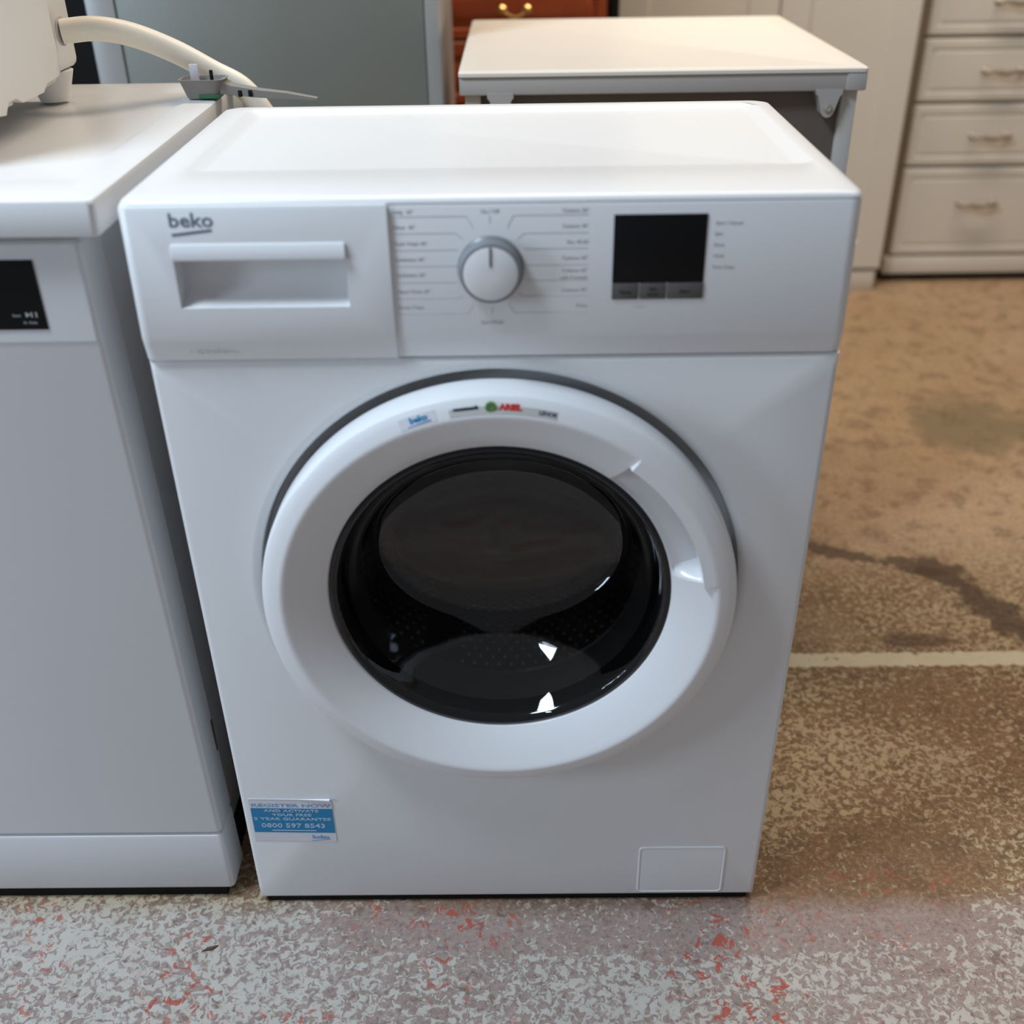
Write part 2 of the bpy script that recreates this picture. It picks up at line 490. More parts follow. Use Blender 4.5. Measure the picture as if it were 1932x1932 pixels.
add_loft(cav, [cm(-.2596, 1.0), cm(-.2590, 1.0), cm(-.1225, 1.0), cm(-.1185, .72)], True, True)
dp = cut(dp, [cav])
drawer = obj('detergent_drawer', dp, 'plastic', wm, 32)
lip = bmesh.new()
add_prism_x(lip, [(-.0088, .7940), (-.0125, .7945), (-.0128, .7960), (-.0110, .8062), (-.0100, .8074), (-.0088, .8076)], -.2600, -.1175)
bmesh.ops.bevel(lip, geom=[e for e in lip.edges if abs(e.verts[0].co.x - e.verts[1].co.x) < 1e-6], offset=.0009, segments=2, affect='EDGES')
obj('drawer_lip', lip, 'plastic', drawer)
lg = bmesh.new()
text_bm(lg, 'beko', -.2583, .8215, -.0090, .0112, xs=1.14, bold=.0003)
add_strip(lg, (-.2568, .8148), (-.2240, .8185), .0024, -.0090)
lgo = obj('brand_lettering', lg, 'logo_grey', drawer, 0)
cl = bmesh.new(); text_bm(cl, '1 - 6kg  |  1200 rpm', -.2590, .7128, -.0082, .0030)
obj('capacity_lettering', cl, 'print', drawer, 0)

# printing on the control panel
yp = -.0060
H = .0030
for s, z in (('Daily  30°', .8290), ('Shirts  40°', .8166), ('Dark Wash 40°', .8032), ('Synthetics 40°', .7900), ('Synthetics 20°', .7770), ('Hand Wash 20°', .7628), ('Drum Clean', .7490)):
    obj('program_lettering', text_bm(bmesh.new(), s, -.0785, z, yp, H), 'print', cpo, 0)
for s, z in (('Cottons 20°', .8288), ('Cottons 40°', .8162), ('Eco 40-60', .8032), ('Cottons 60°', .7900), ('Cottons 60°', .7795), ('with Prewash', .7735), ('Cottons 90°', .7628), ('Rinse', .7492)):
    obj('program_lettering', text_bm(bmesh.new(), s, .0795, z, yp, H, 'RIGHT'), 'print', cpo, 0)
for s, z in (('On / Off', .8288), ('Spin+Drain', .7352)):
    obj('program_lettering', text_bm(bmesh.new(), s, 0, z, yp, H, 'CENTER'), 'print', cpo, 0)
for s, z in (('Start / Cancel', .8172), ('Spin', .8086), ('Rinse', .7994), ('Wash', .7902), ('Time Delay', .7808)):
    obj('stage_lettering', text_bm(bmesh.new(), s, .1812, z, yp, .0028), 'print', cpo, 0)
obj('key_lock_mark', text_bm(bmesh.new(), '-- o --', .124, .7478, yp, .003, 'CENTER'), 'print', cpo, 0)
pl = bmesh.new()
LL = [(-.0775, .8266, -.0194, -.0137, .8170), (-.0780, .8130, -.0288, -.0228, .8083), (-.0788, .7992, -.0270, None, 0), (-.0786, .7858, -.0285, None, 0), (-.0788, .7720, -.0290, None, 0), (-.0790, .7583, -.0290, -.0242, .7602), (-.0800, .7446, -.0202, -.0156, .7530)]
for x0, z, x1, xk, zk in LL:
    add_strip(pl, (x0, z), (x1, z), .0005, yp)
    if xk: add_strip(pl, (x1, z), (xk, zk), .0005, yp)
LR = [(.0790, .8268, .0187, .0137, .8168), (.0790, .8122, .0274, .0220, .8077), (.0790, .7995, .0270, None, 0), (.0793, .7858, .0281, None, 0), (.0796, .7729, .0280, None, 0), (.0799, .7592, .0262, .0224, .7615), (.0803, .7446, .0185, .0141, .7530)]
for x0, z, x1, xk, zk in LR:
    add_strip(pl, (x1, z), (x0, z), .0005, yp)
    if xk: add_strip(pl, (x1, z), (xk, zk), .0005, yp)
add_strip(pl, (-.0003, .8203), (-.0003, .8267), .0005, yp); add_strip(pl, (0, .7436), (0, .7503), .0005, yp)
obj('program_lines', pl, 'print_line', cpo, 0)

# display and its three buttons
obj('display_screen', box(.0998, .1752, -.0068, -.004, .7692, .8262, .0006), 'black_screen', cpo)
for x0, x1, tx in ((.0998, .1218, ['Temp']), (.1228, .1448, ['Spin', 'Speed']), (.1458, .1756, ['Start'])):
    b = obj('button', box(x0, x1, -.0074, -.004, .7553, .7690, .0008), 'button_grey', cpo)
tb = bmesh.new()
text_bm(tb, 'Temp', .1108, .7606, -.0074, .0030, 'CENTER', bold=.0001); text_bm(tb, 'Spin', .1338, .7633, -.0074, .0026, 'CENTER', bold=.0001)
text_bm(tb, 'Speed', .1338, .7588, -.0074, .0026, 'CENTER', bold=.0001); text_bm(tb, 'Start', .1600, .7606, -.0074, .0030, 'CENTER', bold=.0001)
obj('button_lettering', tb, 'button_text', cpo, 0)

# program knob: grey collar and white cap with pointer
KX, KZ = -.0002, .7830
kb = obj('program_knob', lathe_y(KX, KZ, [(.0262, -.0055), (.0268, -.0065), (.0262, -.0085), (.0245, -.0095), (.0238, -.0180), (.0225, -.0205), (.0210, -.0212), (.004, -.0214), (.0005, -.0214)], 72, cap1=True), 'plastic', wm)
obj('knob_collar', lathe_y(KX, KZ, [(.0264, -.0055), (.0276, -.0062), (.0274, -.0078), (.0258, -.0098), (.0252, -.0155), (.0252, -.0185), (.0243, -.0205), (.0228, -.0209), (.0226, -.017)], 72), 'ring_grey', kb)
obj('pointer_mark', box(KX - .0010, KX + .0010, -.0220, -.0205, KZ + .0062, KZ + .0222, .0003), 'ring_grey', kb)

# ---- the round door: ring with the grab recess at upper right
PROF = [(.2232, .003), (.2240, 0), (.2245, -.004), (.2245, -.026), (.2238, -.0300), (.2222, -.0328), (.2190, -.0350), (.2140, -.0368), (.2085, -.0386), (.2065, -.0391), (.2045, -.0391), (.2020, -.0383), (.1980, -.0361),
        (.1930, -.0333), (.1924, -.0330), (.1914, -.0324), (.1880, -.0305), (.1850, -.0288), (.1780, -.0243), (.1720, -.0203), (.1685, -.0175), (.1655, -.0150), (.1640, -.0118), (.1635, -.002)]
def door_y(i, deg):
    r, y = PROF[i]
    def sm(t): t = max(0, min(1, t)); return t * t * (3 - 2 * t)
    grip = sm((deg - 7.2) / .5) * sm((52.6 - deg) / .5)
    rec = sm((deg - 8.2) / 3.6) * sm((52.4 - deg) / .5)
    if .1924 <= r <= .2046 and i > 8:
        y = y + grip * (-.0396 - y)
    elif .1684 < r < .1920:
        d = -.0065 - .0060 * (.1914 - r) / (.1914 - .1685)
        y = y + rec * (d - y)
    return y
degs = sorted(set([round(360 * i / 200, 3) for i in range(200)] + [7.2, 7.35, 7.5, 7.7, 8.2, 8.8, 9.5, 10.2, 11, 11.8, 52.0, 52.1, 52.2, 52.3, 52.4, 52.5, 52.6]))
loops = []
for i, (r, y) in enumerate(PROF):
    loops.append([(DX + SX * r * math.cos(math.radians(d)), door_y(i, d), DZ + r * math.sin(math.radians(d))) for d in degs])
door = obj('door', loft(loops), 'door_white', wm, 24)
# black trim ring and glass bowl
obj('glass_trim', lathe_y(DX, DZ, [(.1645, -.003), (.1643, -.0110), (.1630, -.0135), (.1605, -.0142), (.1580, -.0130), (.1555, -.0098), (.1530, -.0040), (.1495, .0030), (.1485, .0080), (.1560, .010), (.1640, .010)], 128, SX), 'black_gloss', door)
gp = [(.1570, -.0118, 1.0), (.1545, -.0080, 1.0), (.1500, .0010, .995), (.1460, .0120, .97), (.1420, .0280, .91), (.1385, .0450, .85), (.1355, .0620, .79), (.1320, .0740, .755), (.1240, .0820, .75), (.1000, .0880, .75), (.0600, .0920, .75), (.0200, .0930, .75)]
def bowl_ring(r, y, sz): return [(DX + SX * r * math.cos(a), y, DZ + .0050 * (1 - sz) / .25 + sz * r * math.sin(a)) for a in [2 * PI * i / 96 for i in range(96)]]
bk = [(r + (.0036 if r > .122 else .001), y + (.0012 if r > .130 else .0040), sz) for r, y, sz in gp]
obj('glass_bowl', loft([bowl_ring(*g) for g in gp[::-1]] + [bowl_ring(*g) for g in bk], True, True), 'glass', door, 40)

# stickers on the upper rim of the door
sb = bmesh.new()
def arc_patch(bm, a0, a1, r0, r1, y0, y1, n=10, th=.0003):
    fr_, bk_ = [], []
    for k in range(n + 1):
        a = math.radians(a0 + (a1 - a0) * k / n); c, s = math.cos(a), math.sin(a)
        fr_.append(((DX + SX * r0 * c, y0 - th, DZ + r0 * s), (DX + SX * r1 * c, y1 - th, DZ + r1 * s)))
    cols = [(f[0], f[1], (f[1][0], f[1][1] + th * 1.6, f[1][2]), (f[0][0], f[0][1] + th * 1.6, f[0][2])) for f in fr_]
    return add_loft(bm, cols, True, True)
# bevel plane: r .2085 y -.0386 -> r .2190 y -.0350
def by(r): return -.0386 + (r - .2085) * (.0036 / .0105)
arc_patch(sb, 103.5, 112.5, .2085, .2178, by(.2085), by(.2178))
s1 = obj('brand_sticker', sb, 'label_white', door, 0)
TL = math.atan2(.0036, .0105)
def rim_text(bm, s, deg, r, size, xs=1.0, bold=0.0):
    a = math.radians(deg)
    text_bm(bm, s, DX + SX * r * math.cos(a), DZ + r * math.sin(a), by(r) - .0004, size, 'CENTER', xs=xs, rot=(a - PI / 2), bold=bold, depth=.00015, tilt=-TL)
t1 = bmesh.new(); rim_text(t1, 'beko', 107.7, .2118, .0052, 1.1, .0003)
a0, a1 = math.radians(110.6), math.radians(104.9)
add_strip(t1, (DX + .2098 * SX * math.cos(a0), DZ + .2092 * math.sin(a0)), (DX + .2105 * SX * math.cos(a1), DZ + .2105 * math.sin(a1)), .0012, by(.2100) - .0004)
obj('blue_lettering', t1, 'blue', door, 0)
sb = bmesh.new(); arc_patch(sb, 75.5, 100.5, .2085, .2150, by(.2085), by(.2150), 20)
obj('detergent_sticker', sb, 'label_grey', door, 0)
t2 = bmesh.new(); rim_text(t2, 'recommends', 96.6, .2132, .0030, .95, .00035)
obj('dark_lettering', t2, 'ink', door, 0); t2 = bmesh.new()
rim_text(t2, 'LENOR', 77.8, .2105, .0036, .95, .0001)
obj('dark_lettering', t2, 'ink', door, 0)
t3 = bmesh.new(); rim_text(t3, 'ARIEL', 86.4, .2120, .0050, 1.05, .0005)
obj('red_lettering', t3, 'red', door, 0)
t4 = bmesh.new()
a = math.radians(90.9); fx, fz = DX + .2145 * math.cos(a), DZ + .2145 * math.sin(a)
for k in range(8):
    b_ = 2 * PI * k / 8
    px, pz = fx + .0034 * math.cos(b_), fz + .0034 * math.sin(b_)
    add_prism_y(t4, [(px + .0017 * math.cos(q), pz + .0015 * math.sin(q)) for q in [2 * PI * j / 8 for j in range(8)]], by(.2145) - .0018, by(.2145) + .001)
obj('flower_emblem', t4, 'green', door, 0)

# gasket, drum, perforations, paddles
obj('door_gasket', lathe_y(DX, DZ, [(.1790, .0100), (.1770, .0180), (.1700, .0300), (.1540, .0420), (.1440, .0450), (.1420, .0480), (.1440, .0510), (.1620, .0530), (.1680, .0600), (.1650, .0680), (.1700, .0740), (.1760, .0600), (.1780, .0300)], 96, SX), 'grey_rubber', wm)
drum = obj('drum', lathe_y(DX, DZ, [(.1680, .0760), (.1700, .0720), (.1800, .0740), (.2250, .0800), (.2350, .0900), (.2350, .3200), (.2200, .3350), (.1000, .3400), (.0300, .3300), (.0010, .3300)], 96, cap1=True), 'drum_steel', wm)
hb = bmesh.new()
for iy in range(15):
    y = .100 + iy * .0145
    for ia in range(48):
        a = math.radians(180 + (ia + .5 * (iy % 2)) * 180 / 48)
        cx_, cz_ = DX + .2340 * math.cos(a), DZ + .2340 * math.sin(a)
        ta = Vector((-math.sin(a), 0, math.cos(a))); tn = Vector((-math.cos(a), 0, -math.sin(a)))
        c0 = Vector((cx_, y, cz_))
        vs = [hb.verts.new(c0 + .0040 * (math.cos(q) * ta + math.sin(q) * Vector((0, 1, 0)))) for q in [2 * PI * j / 6 for j in range(6)]]
        top = hb.verts.new(c0 + tn * .0030)
        for j in range(6): hb.faces.new((vs[j], vs[(j + 1) % 6], top))
ho = obj('perforations', hb, 'hole', drum, 0); ho['kind'] = 'stuff'
for k in range(3):
    a = math.radians(250 + 120 * k)
    pb = bmesh.new()
    lp = []
    for y, h in ((.10, .012), (.13, .038), (.28, .038), (.32, .012)):
        row = []
        for t, rr in ((-.10, 0), (-.05, .75), (0, 1), (.05, .75), (.10, 0)):
            r_ = .2350 - h * rr; row.append((DX + r_ * math.cos(a + t), y, DZ + r_ * math.sin(a + t)))
        lp.append(row)
    add_loft(pb, lp, True, True, closed=False)
    obj('paddle', pb, 'drum_steel', drum)

# service hatch at lower right: raised frame line and lid
def outline(x0, x1, z0, z1, r, y): return [(a, y, b) for a, b in rrect(x0, x1, z0, z1, r, 5)]
obj('service_hatch', loft([outline(.1545, .2560, .0165, .0935, .006, .002), outline(.1545, .2560, .0165, .0935, .006, -.0002), outline(.1553, .2552, .0173, .0927, .0055, -.0012), outline(.1565, .2540, .0185, .0915, .005, -.0014),
                           outline(.1575, .2530, .0195, .0905, .0045, -.0006), outline(.1590, .2515, .0210, .0890, .004, -.0008)], True, True), 'enamel', wm)
# guarantee sticker at lower left
def shear(o_):
    # slight lean of the stuck label
    for v in o_.verts:
        v.co.z -= (v.co.x + .287) * .028
    return o_
sk = obj('guarantee_sticker', shear(box(-.2868, -.1932, -.0006, .0002, .1095, .1755, 0)), 'label_white', wm, 0)
obj('blue_band', shear(box(-.2855, -.1937, -.0008, -.0003, .1235, .1615, 0)), 'blue', sk, 0)
obj('curled_edge', shear(add_tube(bmesh.new(), [(-.2860, -.0006, .1758), (-.2300, -.0008, .1760), (-.2080, -.0016, .1764), (-.1945, -.0026, .1770)], [.0003, .0005, .0012, .0019], 8)), 'label_white', sk)
st = bmesh.new(); text_bm(st, 'REGISTER NOW', -.2400, .1640, -.0007, .0050, 'CENTER', xs=1.75, bold=.0001)
obj('blue_lettering', shear(st), 'label_blue_text', sk, 0); st = bmesh.new()
text_bm(st, 'beko', -.2110, .1145, -.0007, .0052, 'CENTER', xs=1.3, bold=.0004)
add_strip(st, (-.2220, .1105), (-.2000, .1135), .0012, -.0006)
obj('blue_lettering', shear(st), 'label_blue_text', sk, 0)
st = bmesh.new()
text_bm(st, 'AND ACTIVATE', -.2400, .1562, -.0009, .0036, 'CENTER', xs=1.7, bold=.0001)
text_bm(st, 'YOUR FREE', -.2400, .1498, -.0009, .0036, 'CENTER', xs=1.7, bold=.0001)
text_bm(st, '2 YEAR GUARANTEE', -.2400, .1432, -.0009, .0038, 'CENTER', xs=1.75, bold=.0001)
text_bm(st, '0800 597 8543', -.2400, .1315, -.0009, .0064, 'CENTER', xs=1.32, bold=.00015)
add_strip(st, (-.2650, .1268), (-.2150, .1268), .0012, -.0008)
obj('white_lettering', shear(st), 'label_print', sk, 0)
for x, y in ((-.25, .035), (.25, .035), (-.25, .34), (.25, .34)):
    fb = bmesh.new(); bmesh.ops.create_cone(fb, cap_ends=True, segments=16, radius1=.020, radius2=.016, depth=.014)
    bmesh.ops.translate(fb, verts=fb.verts, vec=(x, y, .007)); obj('foot', fb, 'black_matte', wm)
obj('base_shade', box(-.287, .287, .0045, .370, .0012, .0105), 'black_matte', wm)  # black slab put under the front edge as contact shade

# ------------------------------------------------------------------ dishwasher on the left
dw = thing('dishwasher', 'white freestanding dishwasher, cut off by the left edge of the photo', 'dishwasher', (-.625, .27, 0))
def dplan(ins, z, r, x0=-.915, x1=-.3165, y0=-.0070, y1=.5400): return [(a, b, z) for a, b in rrect(x0 + ins, x1 - ins, y0 + ins, y1 - ins, r, 6)]
obj('worktop', loft([dplan(.006, .8125, .004), dplan(.001, .8135, .006), dplan(0, .8160, .006), dplan(0, .8400, .006), dplan(.0010, .8422, .006), dplan(.0035, .8433, .006), dplan(.012, .8436, .008),
                     dplan(0, .8436, .008, -.880, -.350, .055, .505), dplan(0, .8408, .006, -.870, -.360, .070, .493), dplan(0, .8404, .006, -.866, -.364, .074, .489)], True, True), 'top', dw)
obj('cabinet', box(-.895, -.3480, .072, .525, .030, .8125, .003), 'dish', dw)
def taper(z0, z1, y0, y1, xa, xb, ins=0, xl=-.905):
    # right side leans slightly; xa at z=.02, xb at z=.81
    def xr(z): return xa + (xb - xa) * (z - .02) / .79
    return xr
xr = taper(0, 0, 0, 0, -.3260, -.3400)
def dd(z, ins, yf): return [(a, b, z) for a, b in rrect(-.905 + ins, xr(z) - ins, yf, .055, .006, 4, (0, 0, 1, 1))]
obj('door', loft([dd(.1125, .0015, .0100), dd(.1135, .0003, .0088), dd(.1160, 0, .0085), dd(.7150, 0, .0085), dd(.7170, 0, .0080), dd(.7185, 0, .0070), dd(.7990, 0, .0070), dd(.8035, .0005, .0075), dd(.8062, .0020, .0110), dd(.8072, .004, .0160)], True, True), 'dish', dw)
obj('kick_plate', loft([dd(.0180, .0015, .0110), dd(.0195, .0003, .0095), dd(.0220, 0, .0085), dd(.1040, 0, .0080), dd(.1075, .0010, .0090), dd(.1090, .0030, .0125)], True, True), 'dish', dw)
obj('plinth', box(-.890, -.338, .0150, .500, .0, .0195), 'black_matte', dw)  # black slab close behind the kick plate, standing in for the shade beneath
obj('hinge_slot', box(-.3372, -.3290, .0500, .0545, .200, .245, 0), 'rust', dw)
sp = obj('display_panel', loft([[( -.5600, .0072, .7302), (-.3822, .0072, .7302), (-.3822, .0072, .7912), (-.5600, .0072, .7912)], [(-.5600, .0060, .7302), (-.3822, .0060, .7302), (-.3822, .0060, .7912), (-.5600, .0060, .7912)]], True, True), 'black_screen', dw)
sy = bmesh.new()
add_prism_y(sy, [(-.3985, .7412), (-.3945, .7435), (-.3985, .7458)], .0056, .0061)
for x in (-.3935, -.3895): add_strip(sy, (x, .7412), (x, .7458), .0013, .0061)
text_bm(sy, 'Start', -.4030, .7418, .0060, .0025, 'RIGHT'); text_bm(sy, '3h  Delay', -.3900, .7355, .0060, .0022, 'RIGHT')
obj('display_lettering', sy, 'print', sp, 0)

# ------------------------------------------------------------------ small white appliance on the dishwasher
ap = thing('tabletop_appliance', 'white plastic appliance standing on the dishwasher top, hose leaving its side', 'appliance', (-.66, .24, .844))
hb = bmesh.new()
poly = [(.100, .872), (.110, .868), (.2200, .868), (.2300, .866), (.2520, .866), (.2620, .872), (.3200, .872), (.3300, .8665), (.3680, .8685), (.3790, .874), (.3820, .884), (.3820, 1.120), (.3700, 1.135), (.110, 1.135), (.100, 1.125)]
poly = [(y, z + .0045) for y, z in poly]
add_prism_x(hb, poly, -.862, -.4700)
bmesh.ops.bevel(hb, geom=[e for e in hb.edges if abs(e.verts[0].co.x - e.verts[1].co.x) < 1e-6], offset=.006, segments=3, affect='EDGES')
obj('housing', hb, 'appliance', ap)
obj('rear_cover', box(-.850, -.4810, .3810, .4640, .8760, 1.115, .009, 3), 'appliance', ap)
for x in (-.83, -.505):
    for y in (.145, .430):
        fb = bmesh.new(); bmesh.ops.create_cone(fb, cap_ends=True, segments=16, radius1=.016, radius2=.026, depth=.032)
        bmesh.ops.translate(fb, verts=fb.verts, vec=(x, y, .8595)); obj('foot', fb, 'appliance', ap)
obj('hose_outlet', loft([[(-.4712, .400 + r * math.cos(q), .9195 + r * math.sin(q)) for q in [2 * PI * j / 20 for j in range(20)]] for r in (.0150,)] + [[(-.4692, .400 + r * math.cos(q), .9195 + r * math.sin(q)) for q in [2 * PI * j / 20 for j in range(20)]] for r in (.0150, .013)], True, True), 'pale_grey', ap)

hp = catmull([(-.4700, .400, .9190), (-.4362, .41, .9203), (-.4036, .43, .911), (-.3673, .457, .8898), (-.3320, .475, .8650), (-.3020, .485, .8450), (-.2807, .49, .8143), (-.2671, .50, .7843), (-.262, .520, .70), (-.262, .56, .45), (-.262, .60, .15), (-.255, .63, .014), (-.20, .66, .0135)], 8)
hose = obj('drain_hose', add_tube(bmesh.new(), hp, .0128, 20), 'hose')
tag(hose, 'thick cream plastic drain hose arching down behind the washing machine', 'hose')

# grey bracket lodged between the two machines
br = thing('hose_bracket', 'grey plastic hose bracket lying across the gap behind the two machines', 'bracket', (-.325, .43, .844))
def bplan(sx, sy_, z, n=1):
    return [(-.332 + a * sx, .430 + b * sy_, z) for a, b in rrect(-.025, .025, -.018, .018, .009, 4)]
obj('cup', loft([bplan(.55, .6, .8445), bplan(.75, .75, .8452), bplan(1.0, 1.0, .8640), bplan(1.05, 1.05, .8655), bplan(.95, .92, .8655), bplan(.86, .84, .860), bplan(.6, .6, .8500)], True, True), 'bracket', br)
ab = bmesh.new()
add_loft(ab, [[(x, .430 - w, z0), (x, .430 + w, z0), (x, .430 + w, z1), (x, .430 - w, z1)] for x, w, z0, z1 in ((-.312, .013, .850, .8640), (-.300, .010, .848, .8580), (-.270, .008, .8445, .8525), (-.240, .0065, .8425, .8490), (-.205, .005, .8405, .8425))], True, True)
obj('arm', ab, 'bracket', br)
obj('tab', box(-.3485, -.3385, .436, .438, .858, .8790, .0006), 'mauve_tab', br)
obj('clip', box(-.3235, -.3200, .425, .429, .858, .8740, .0008), 'black_matte', br)
for x in (-.2905, -.2790): obj('clip', box(x - .0022, x + .0022, .4195, .424, .846, .8530, .0008), 'black_matte', br)
obj('green_insert', box(-.336, -.312, .4135, .4165, .8455, .8495, .0006), 'green_mark', br)

# ------------------------------------------------------------------ second appliance behind, seen from its back
td = thing('tumble_dryer', 'cream-topped appliance behind the washing machine, turned to show its dark back', 'appliance', (.225, 1.0, 0))
TX0, TX1, TY0, TY1, TZ = -.0570, .5000, .690, 1.270, .8270
def tplan(ins, z, r, x0=TX0, x1=TX1, y0=TY0, y1=TY1): return [(a, b, z) for a, b in rrect(x0 + ins, x1 - ins, y0 + ins, y1 - ins, r, 4)]
obj('worktop', loft([tplan(.004, .8195, .006), tplan(0, .8205, .006), tplan(0, .8250, .006), tplan(.002, .8268, .006), tplan(.006, .8274, .006),
                     tplan(0, .8274, .012, TX0 + .030, TX1 - .026, TY0 + .020, TY1 - .030), tplan(0, .8258, .012, TX0 + .036, TX1 - .032, TY0 + .028, TY1 - .038)], True, True), 'beige_top', td)
obj('worktop_edge', box(TX0 + .001, TX1 - .001, TY0 + .003, TY1 - .003, .7960, .8200, .0025), 'grey_trim', td)
obj('edge_corner', box(TX1 - .028, TX1 - .0006, TY0 + .001, TY0 + .022, .7965, .8200, .002), 'grey_trim', td)
obj('back_panel', box(TX0 + .02, TX1 - .026, TY0 + .022, TY0 + .030, .030, .7960), 'back_steel', td)
obj('cabinet', loft([tplan(0, .02, .004, TX0 + .010, TX1 - .010, TY0 + .028, TY1 - .02), tplan(0, .7960, .004, TX0 + .010, TX1 - .010, TY0 + .028, TY1 - .02)], True, True), 'appliance', td)
for x0, x1 in ((TX0 + .008, TX0 + .030), (TX1 - .030, TX1 - .008)):
    obj('corner_post', box(x0, x1, TY0 + .012, TY0 + .045, .022, .7960, .002), 'pale_grey', td)
for cx_ in (.4500, .0000):
    hb = bmesh.new()
    pz = [(cx_ - .018, .7990), (cx_ - .018, .7930), (cx_ - .0150, .7900)] + [(cx_ + .0095 * math.cos(q), .7730 + .0110 * math.sin(q)) for q in [math.radians(190 + 160 * j / 8) for j in range(9)]] + [(cx_ + .0150, .7900), (cx_ + .018, .7930), (cx_ + .018, .7990)]
    add_prism_y(hb, pz, TY0 - .0005, TY0 + .024)
    tb_ = obj('fixing_tab', hb, 'grey_trim', td)
    sb_ = bmesh.new(); add_loft(sb_, [ring(cx_, .7745, r, y, 16) for r, y in ((.0058, TY0 - .0002), (.0052, TY0 - .0030), (.0030, TY0 - .0040), (.0012, TY0 - .0030))], True, True)
    obj('screw', sb_, 'screw', tb_)
for x in (TX0 + .06, TX1 - .06):
    for y in (TY0 + .06, TY1 - .06):
        fb = bmesh.new(); bmesh.ops.create_cone(fb, cap_ends=True, segments=12, radius1=.02, radius2=.02, depth=.022)
        bmesh.ops.translate(fb, verts=fb.verts, vec=(x, y, .011)); obj('foot', fb, 'black_matte', td)

# ------------------------------------------------------------------ tall grey fridge
fr_ = thing('fridge', 'tall grey-green metallic fridge behind the dishwasher, its panel edged with light metal trims', 'fridge', (-.37, 1.2, 0))
obj('cabinet', box(-.648, -.1010, 1.045, 1.42, .03, 1.66, .003), 'alu', fr_)
obj('door', box(-.6080, -.1220, .9930, 1.045, .05, 1.650, .004), 'fridge', fr_)
for x0, x1 in ((-.6540, -.6085), (-.1215, -.0985)):
    obj('edge_trim', box(x0, x1, .9900, 1.045, .05, 1.655, .002), 'alu', fr_)
obj('plinth', box(-.64, -.11, 1.03, 1.40, 0, .05), 'black_matte', fr_)

bk_ = thing('black_gap_box', 'tall black box filling the gap between the small appliance and the grey fridge', 'cabinet', (-1.0, 1.3, 0))
obj('body', box(-1.28, -.6600, 1.06, 1.60, .02, 1.72, .004), 'black_matte', bk_)  # plain black box that fills the gap beside the fridge
obj('door', box(-1.275, -.6650, 1.025, 1.056, .06, 1.70, .004), 'black_matte', bk_)
obj('plinth', box(-1.25, -.69, 1.08, 1.58, 0, .02), 'black_matte', bk_)

# ------------------------------------------------------------------ mahogany drawer chest with brass handles
mc = thing('drawer_chest', 'red mahogany drawer unit with brass bow handles, half hidden behind the cream-topped appliance', 'drawer unit', (.05, 2.05, 0))
obj('carcass', box(-.168, .2350, 1.815, 2.30, .02, 1.20, .003), 'mahogany_dark', mc)
def arch_loop(x0, x1, z0, z1, y, arch=0.0, n=8):
    pts = [(x1, y, z0)]
    for k in range(n + 1):
        t = k / n; x = x1 + (x0 - x1) * t; pts.append((x, y, z1 + arch * math.sin(PI * t)))
    pts.append((x0, y, z0)); return pts
zz = .862
for k in range(6):
    z1 = zz - k * .140 + .140; z0 = z1 - .134
    if z0 < .03: break
    a = .010
    L_ = lambda i, y, ar: arch_loop(-.160 + i, .2270 - i, z0 + i, z1 - i - ar, y, ar)
    dr = obj('drawer', loft([L_(0, 1.815, 0), L_(0, 1.797, 0), L_(.002, 1.795, 0), L_(.020, 1.795, a), L_(.024, 1.801, a), L_(.030, 1.801, a), L_(.040, 1.7960, a), L_(.050, 1.7955, a)], True, True), 'mahogany', mc)
    cz = z0 + .061; cx_ = .0340 - .0140
    hb = bmesh.new()
    for s in (-1, 1):
        add_loft(hb, [ring(cx_ + s * .028, cz, r, y, 14) for r, y in ((.0060, 1.7965), (.0085, 1.792), (.0045, 1.788), (.0045, 1.782), (.0100, 1.778), (.0105, 1.772), (.006, 1.767), (.001, 1.7655))], True, True)
    add_tube(hb, catmull([(cx_ - .028, 1.774, cz), (cx_ - .014, 1.767, cz - .010), (cx_, 1.765, cz - .014), (cx_ + .014, 1.767, cz - .010), (cx_ + .028, 1.774, cz)], 5), .0035, 8)
    obj('handle', hb, 'brass', dr)

bp_ = obj('dark_gap_board', box(.2365, .2560, 1.800, 2.26, 0, 1.25, .002), 'black_matte')  # added black upright that stands in for the dark gap
tag(bp_, 'narrow black board added to make the dark gap between the mahogany drawers and the cream cupboard', 'board')

# ------------------------------------------------------------------ cream kitchen units
def shaker(x0, x1, z0, z1, y, th=.020, st=.075, rec=.007):
    r = lambda i, yy, j=None: [(x0 + i, yy, z0 + i), (x1 - i, yy, z0 + i), (x1 - i, yy, z1 - i), (x0 + i, yy, z1 - i)]
    return loft([r(0, y + th), r(0, y + .0025), r(.0025, y), r(st, y), r(st + .003, y + rec * .5), r(st + .004, y + rec)], True, True)
tc_ = thing('cream_cupboard', 'tall cream cupboard with two shaker doors behind the second appliance', 'cupboard', (.66, 2.4, 0))
obj('carcass', box(.2780, 1.0520, 2.152, 2.70, .0, 2.00, .002), 'cream_dk', tc_)
for x0, x1 in ((.2820, .6910), (.6950, 1.0520)):
    obj('door', shaker(x0, x1, .066, 1.98, 2.130), 'cream', tc_, 20)
obj('plinth', box(.2800, 1.0420, 2.134, 2.150, 0, .058, .002), 'cream', tc_)

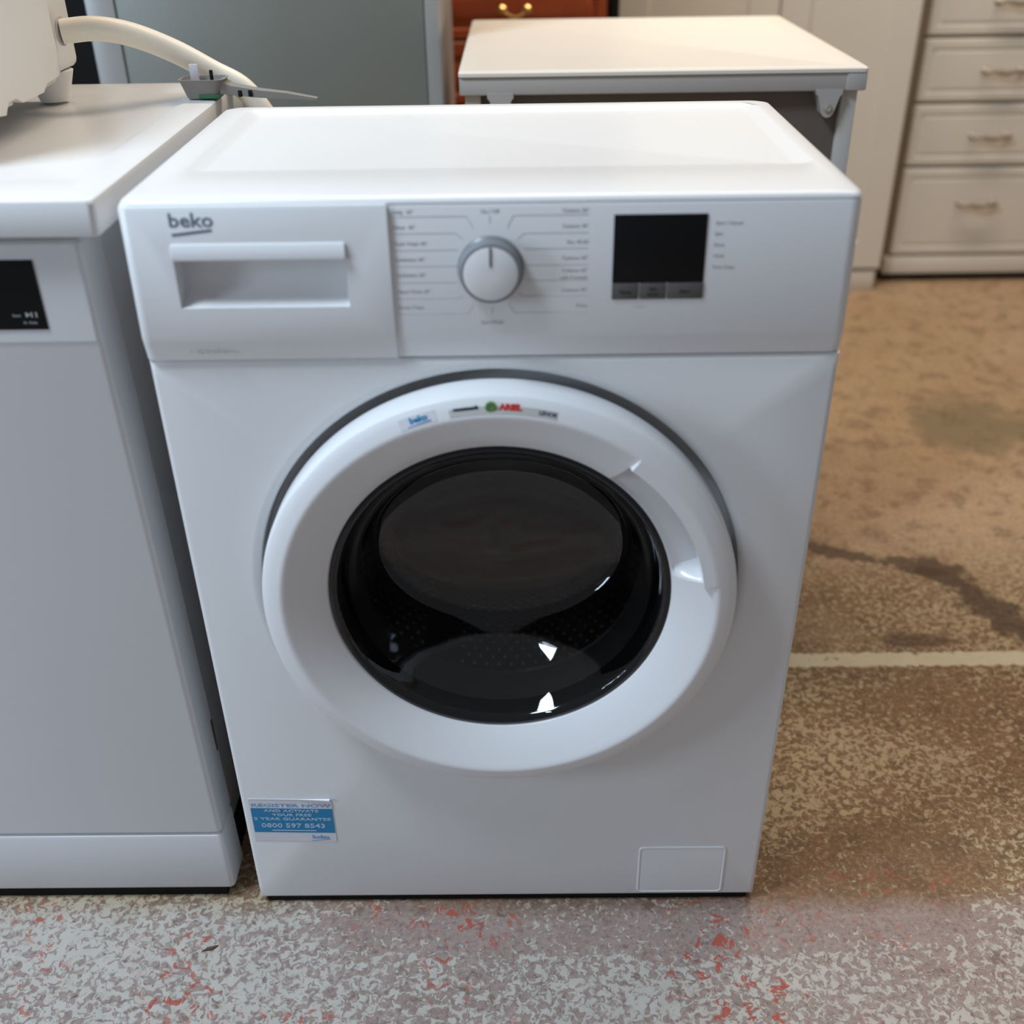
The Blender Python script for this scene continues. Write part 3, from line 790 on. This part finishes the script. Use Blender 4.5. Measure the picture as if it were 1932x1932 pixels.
du = thing('cream_drawer_unit', 'cream drawer unit with pewter bow handles at the right edge of the photo', 'drawer unit', (1.37, 2.45, 0))
obj('carcass', box(1.0700, 1.6600, 2.222, 2.72, .025, .93, .002), 'cream_dk', du)
zs = [(.0830, .3270), (.3350, .4955), (.5035, .6610), (.6690, .8300)]
for z0, z1 in zs:
    xa, xb = 1.0980, 1.6500
    r = lambda i, yy: [(xa + i, yy, z0 + i), (xb - i, yy, z0 + i), (xb - i, yy, z1 - i), (xa + i, yy, z1 - i)]
    dr = obj('drawer', loft([r(0, 2.220), r(0, 2.2040), r(.004, 2.1990), r(.022, 2.1985), r(.024, 2.2020), r(.030, 2.2020), r(.034, 2.1995), r(.045, 2.199)], True, True), 'cream', du, 20)
    cz = z0 + (z1 - z0) * .52 + (.018 if z1 - z0 > .2 else -.008) + .004; cx_ = 1.3150
    hb = bmesh.new()
    for s in (-1, 1):
        add_loft(hb, [ring(cx_ + s * .048, cz, rr, y, 12) for rr, y in ((.0090, 2.2000), (.0080, 2.196), (.0045, 2.193), (.0045, 2.176), (.0075, 2.173), (.004, 2.170))], True, True)
    add_tube(hb, catmull([(cx_ - .055, 2.174, cz), (cx_ - .030, 2.171, cz + .001), (cx_, 2.169, cz - .003), (cx_ + .030, 2.171, cz + .001), (cx_ + .055, 2.174, cz)], 6), [.003 + .0045 * math.sin(PI * i / 24) for i in range(25)], 10)
    obj('handle', hb, 'pewter', dr)
obj('bottom_rail', box(1.0850, 1.6500, 2.199, 2.222, .0260, .0760, .003), 'cream', du)
obj('worktop', box(1.06, 1.67, 2.185, 2.72, .930, .965, .004), 'cream', du)
obj('plinth', box(1.10, 1.63, 2.26, 2.28, 0, .026), 'black_matte', du)

# ------------------------------------------------------------------ litter on the floor
lb = bmesh.new()
add_loft(lb, [[(x, y - w, 0.0002), (x, y + w, 0.0002), (x, y + w * .6, h), (x, y - w * .6, h)] for x, y, w, h in ((-.3500, -.0660, .0005, .0010), (-.3440, -.0630, .0022, .0022), (-.3380, -.0620, .0026, .0026), (-.3330, -.0585, .0009, .0012))], True, True)
tag(obj('floor_debris', lb, 'rust'), 'tiny dark splinter lying on the speckled floor before the dishwasher', 'debris')
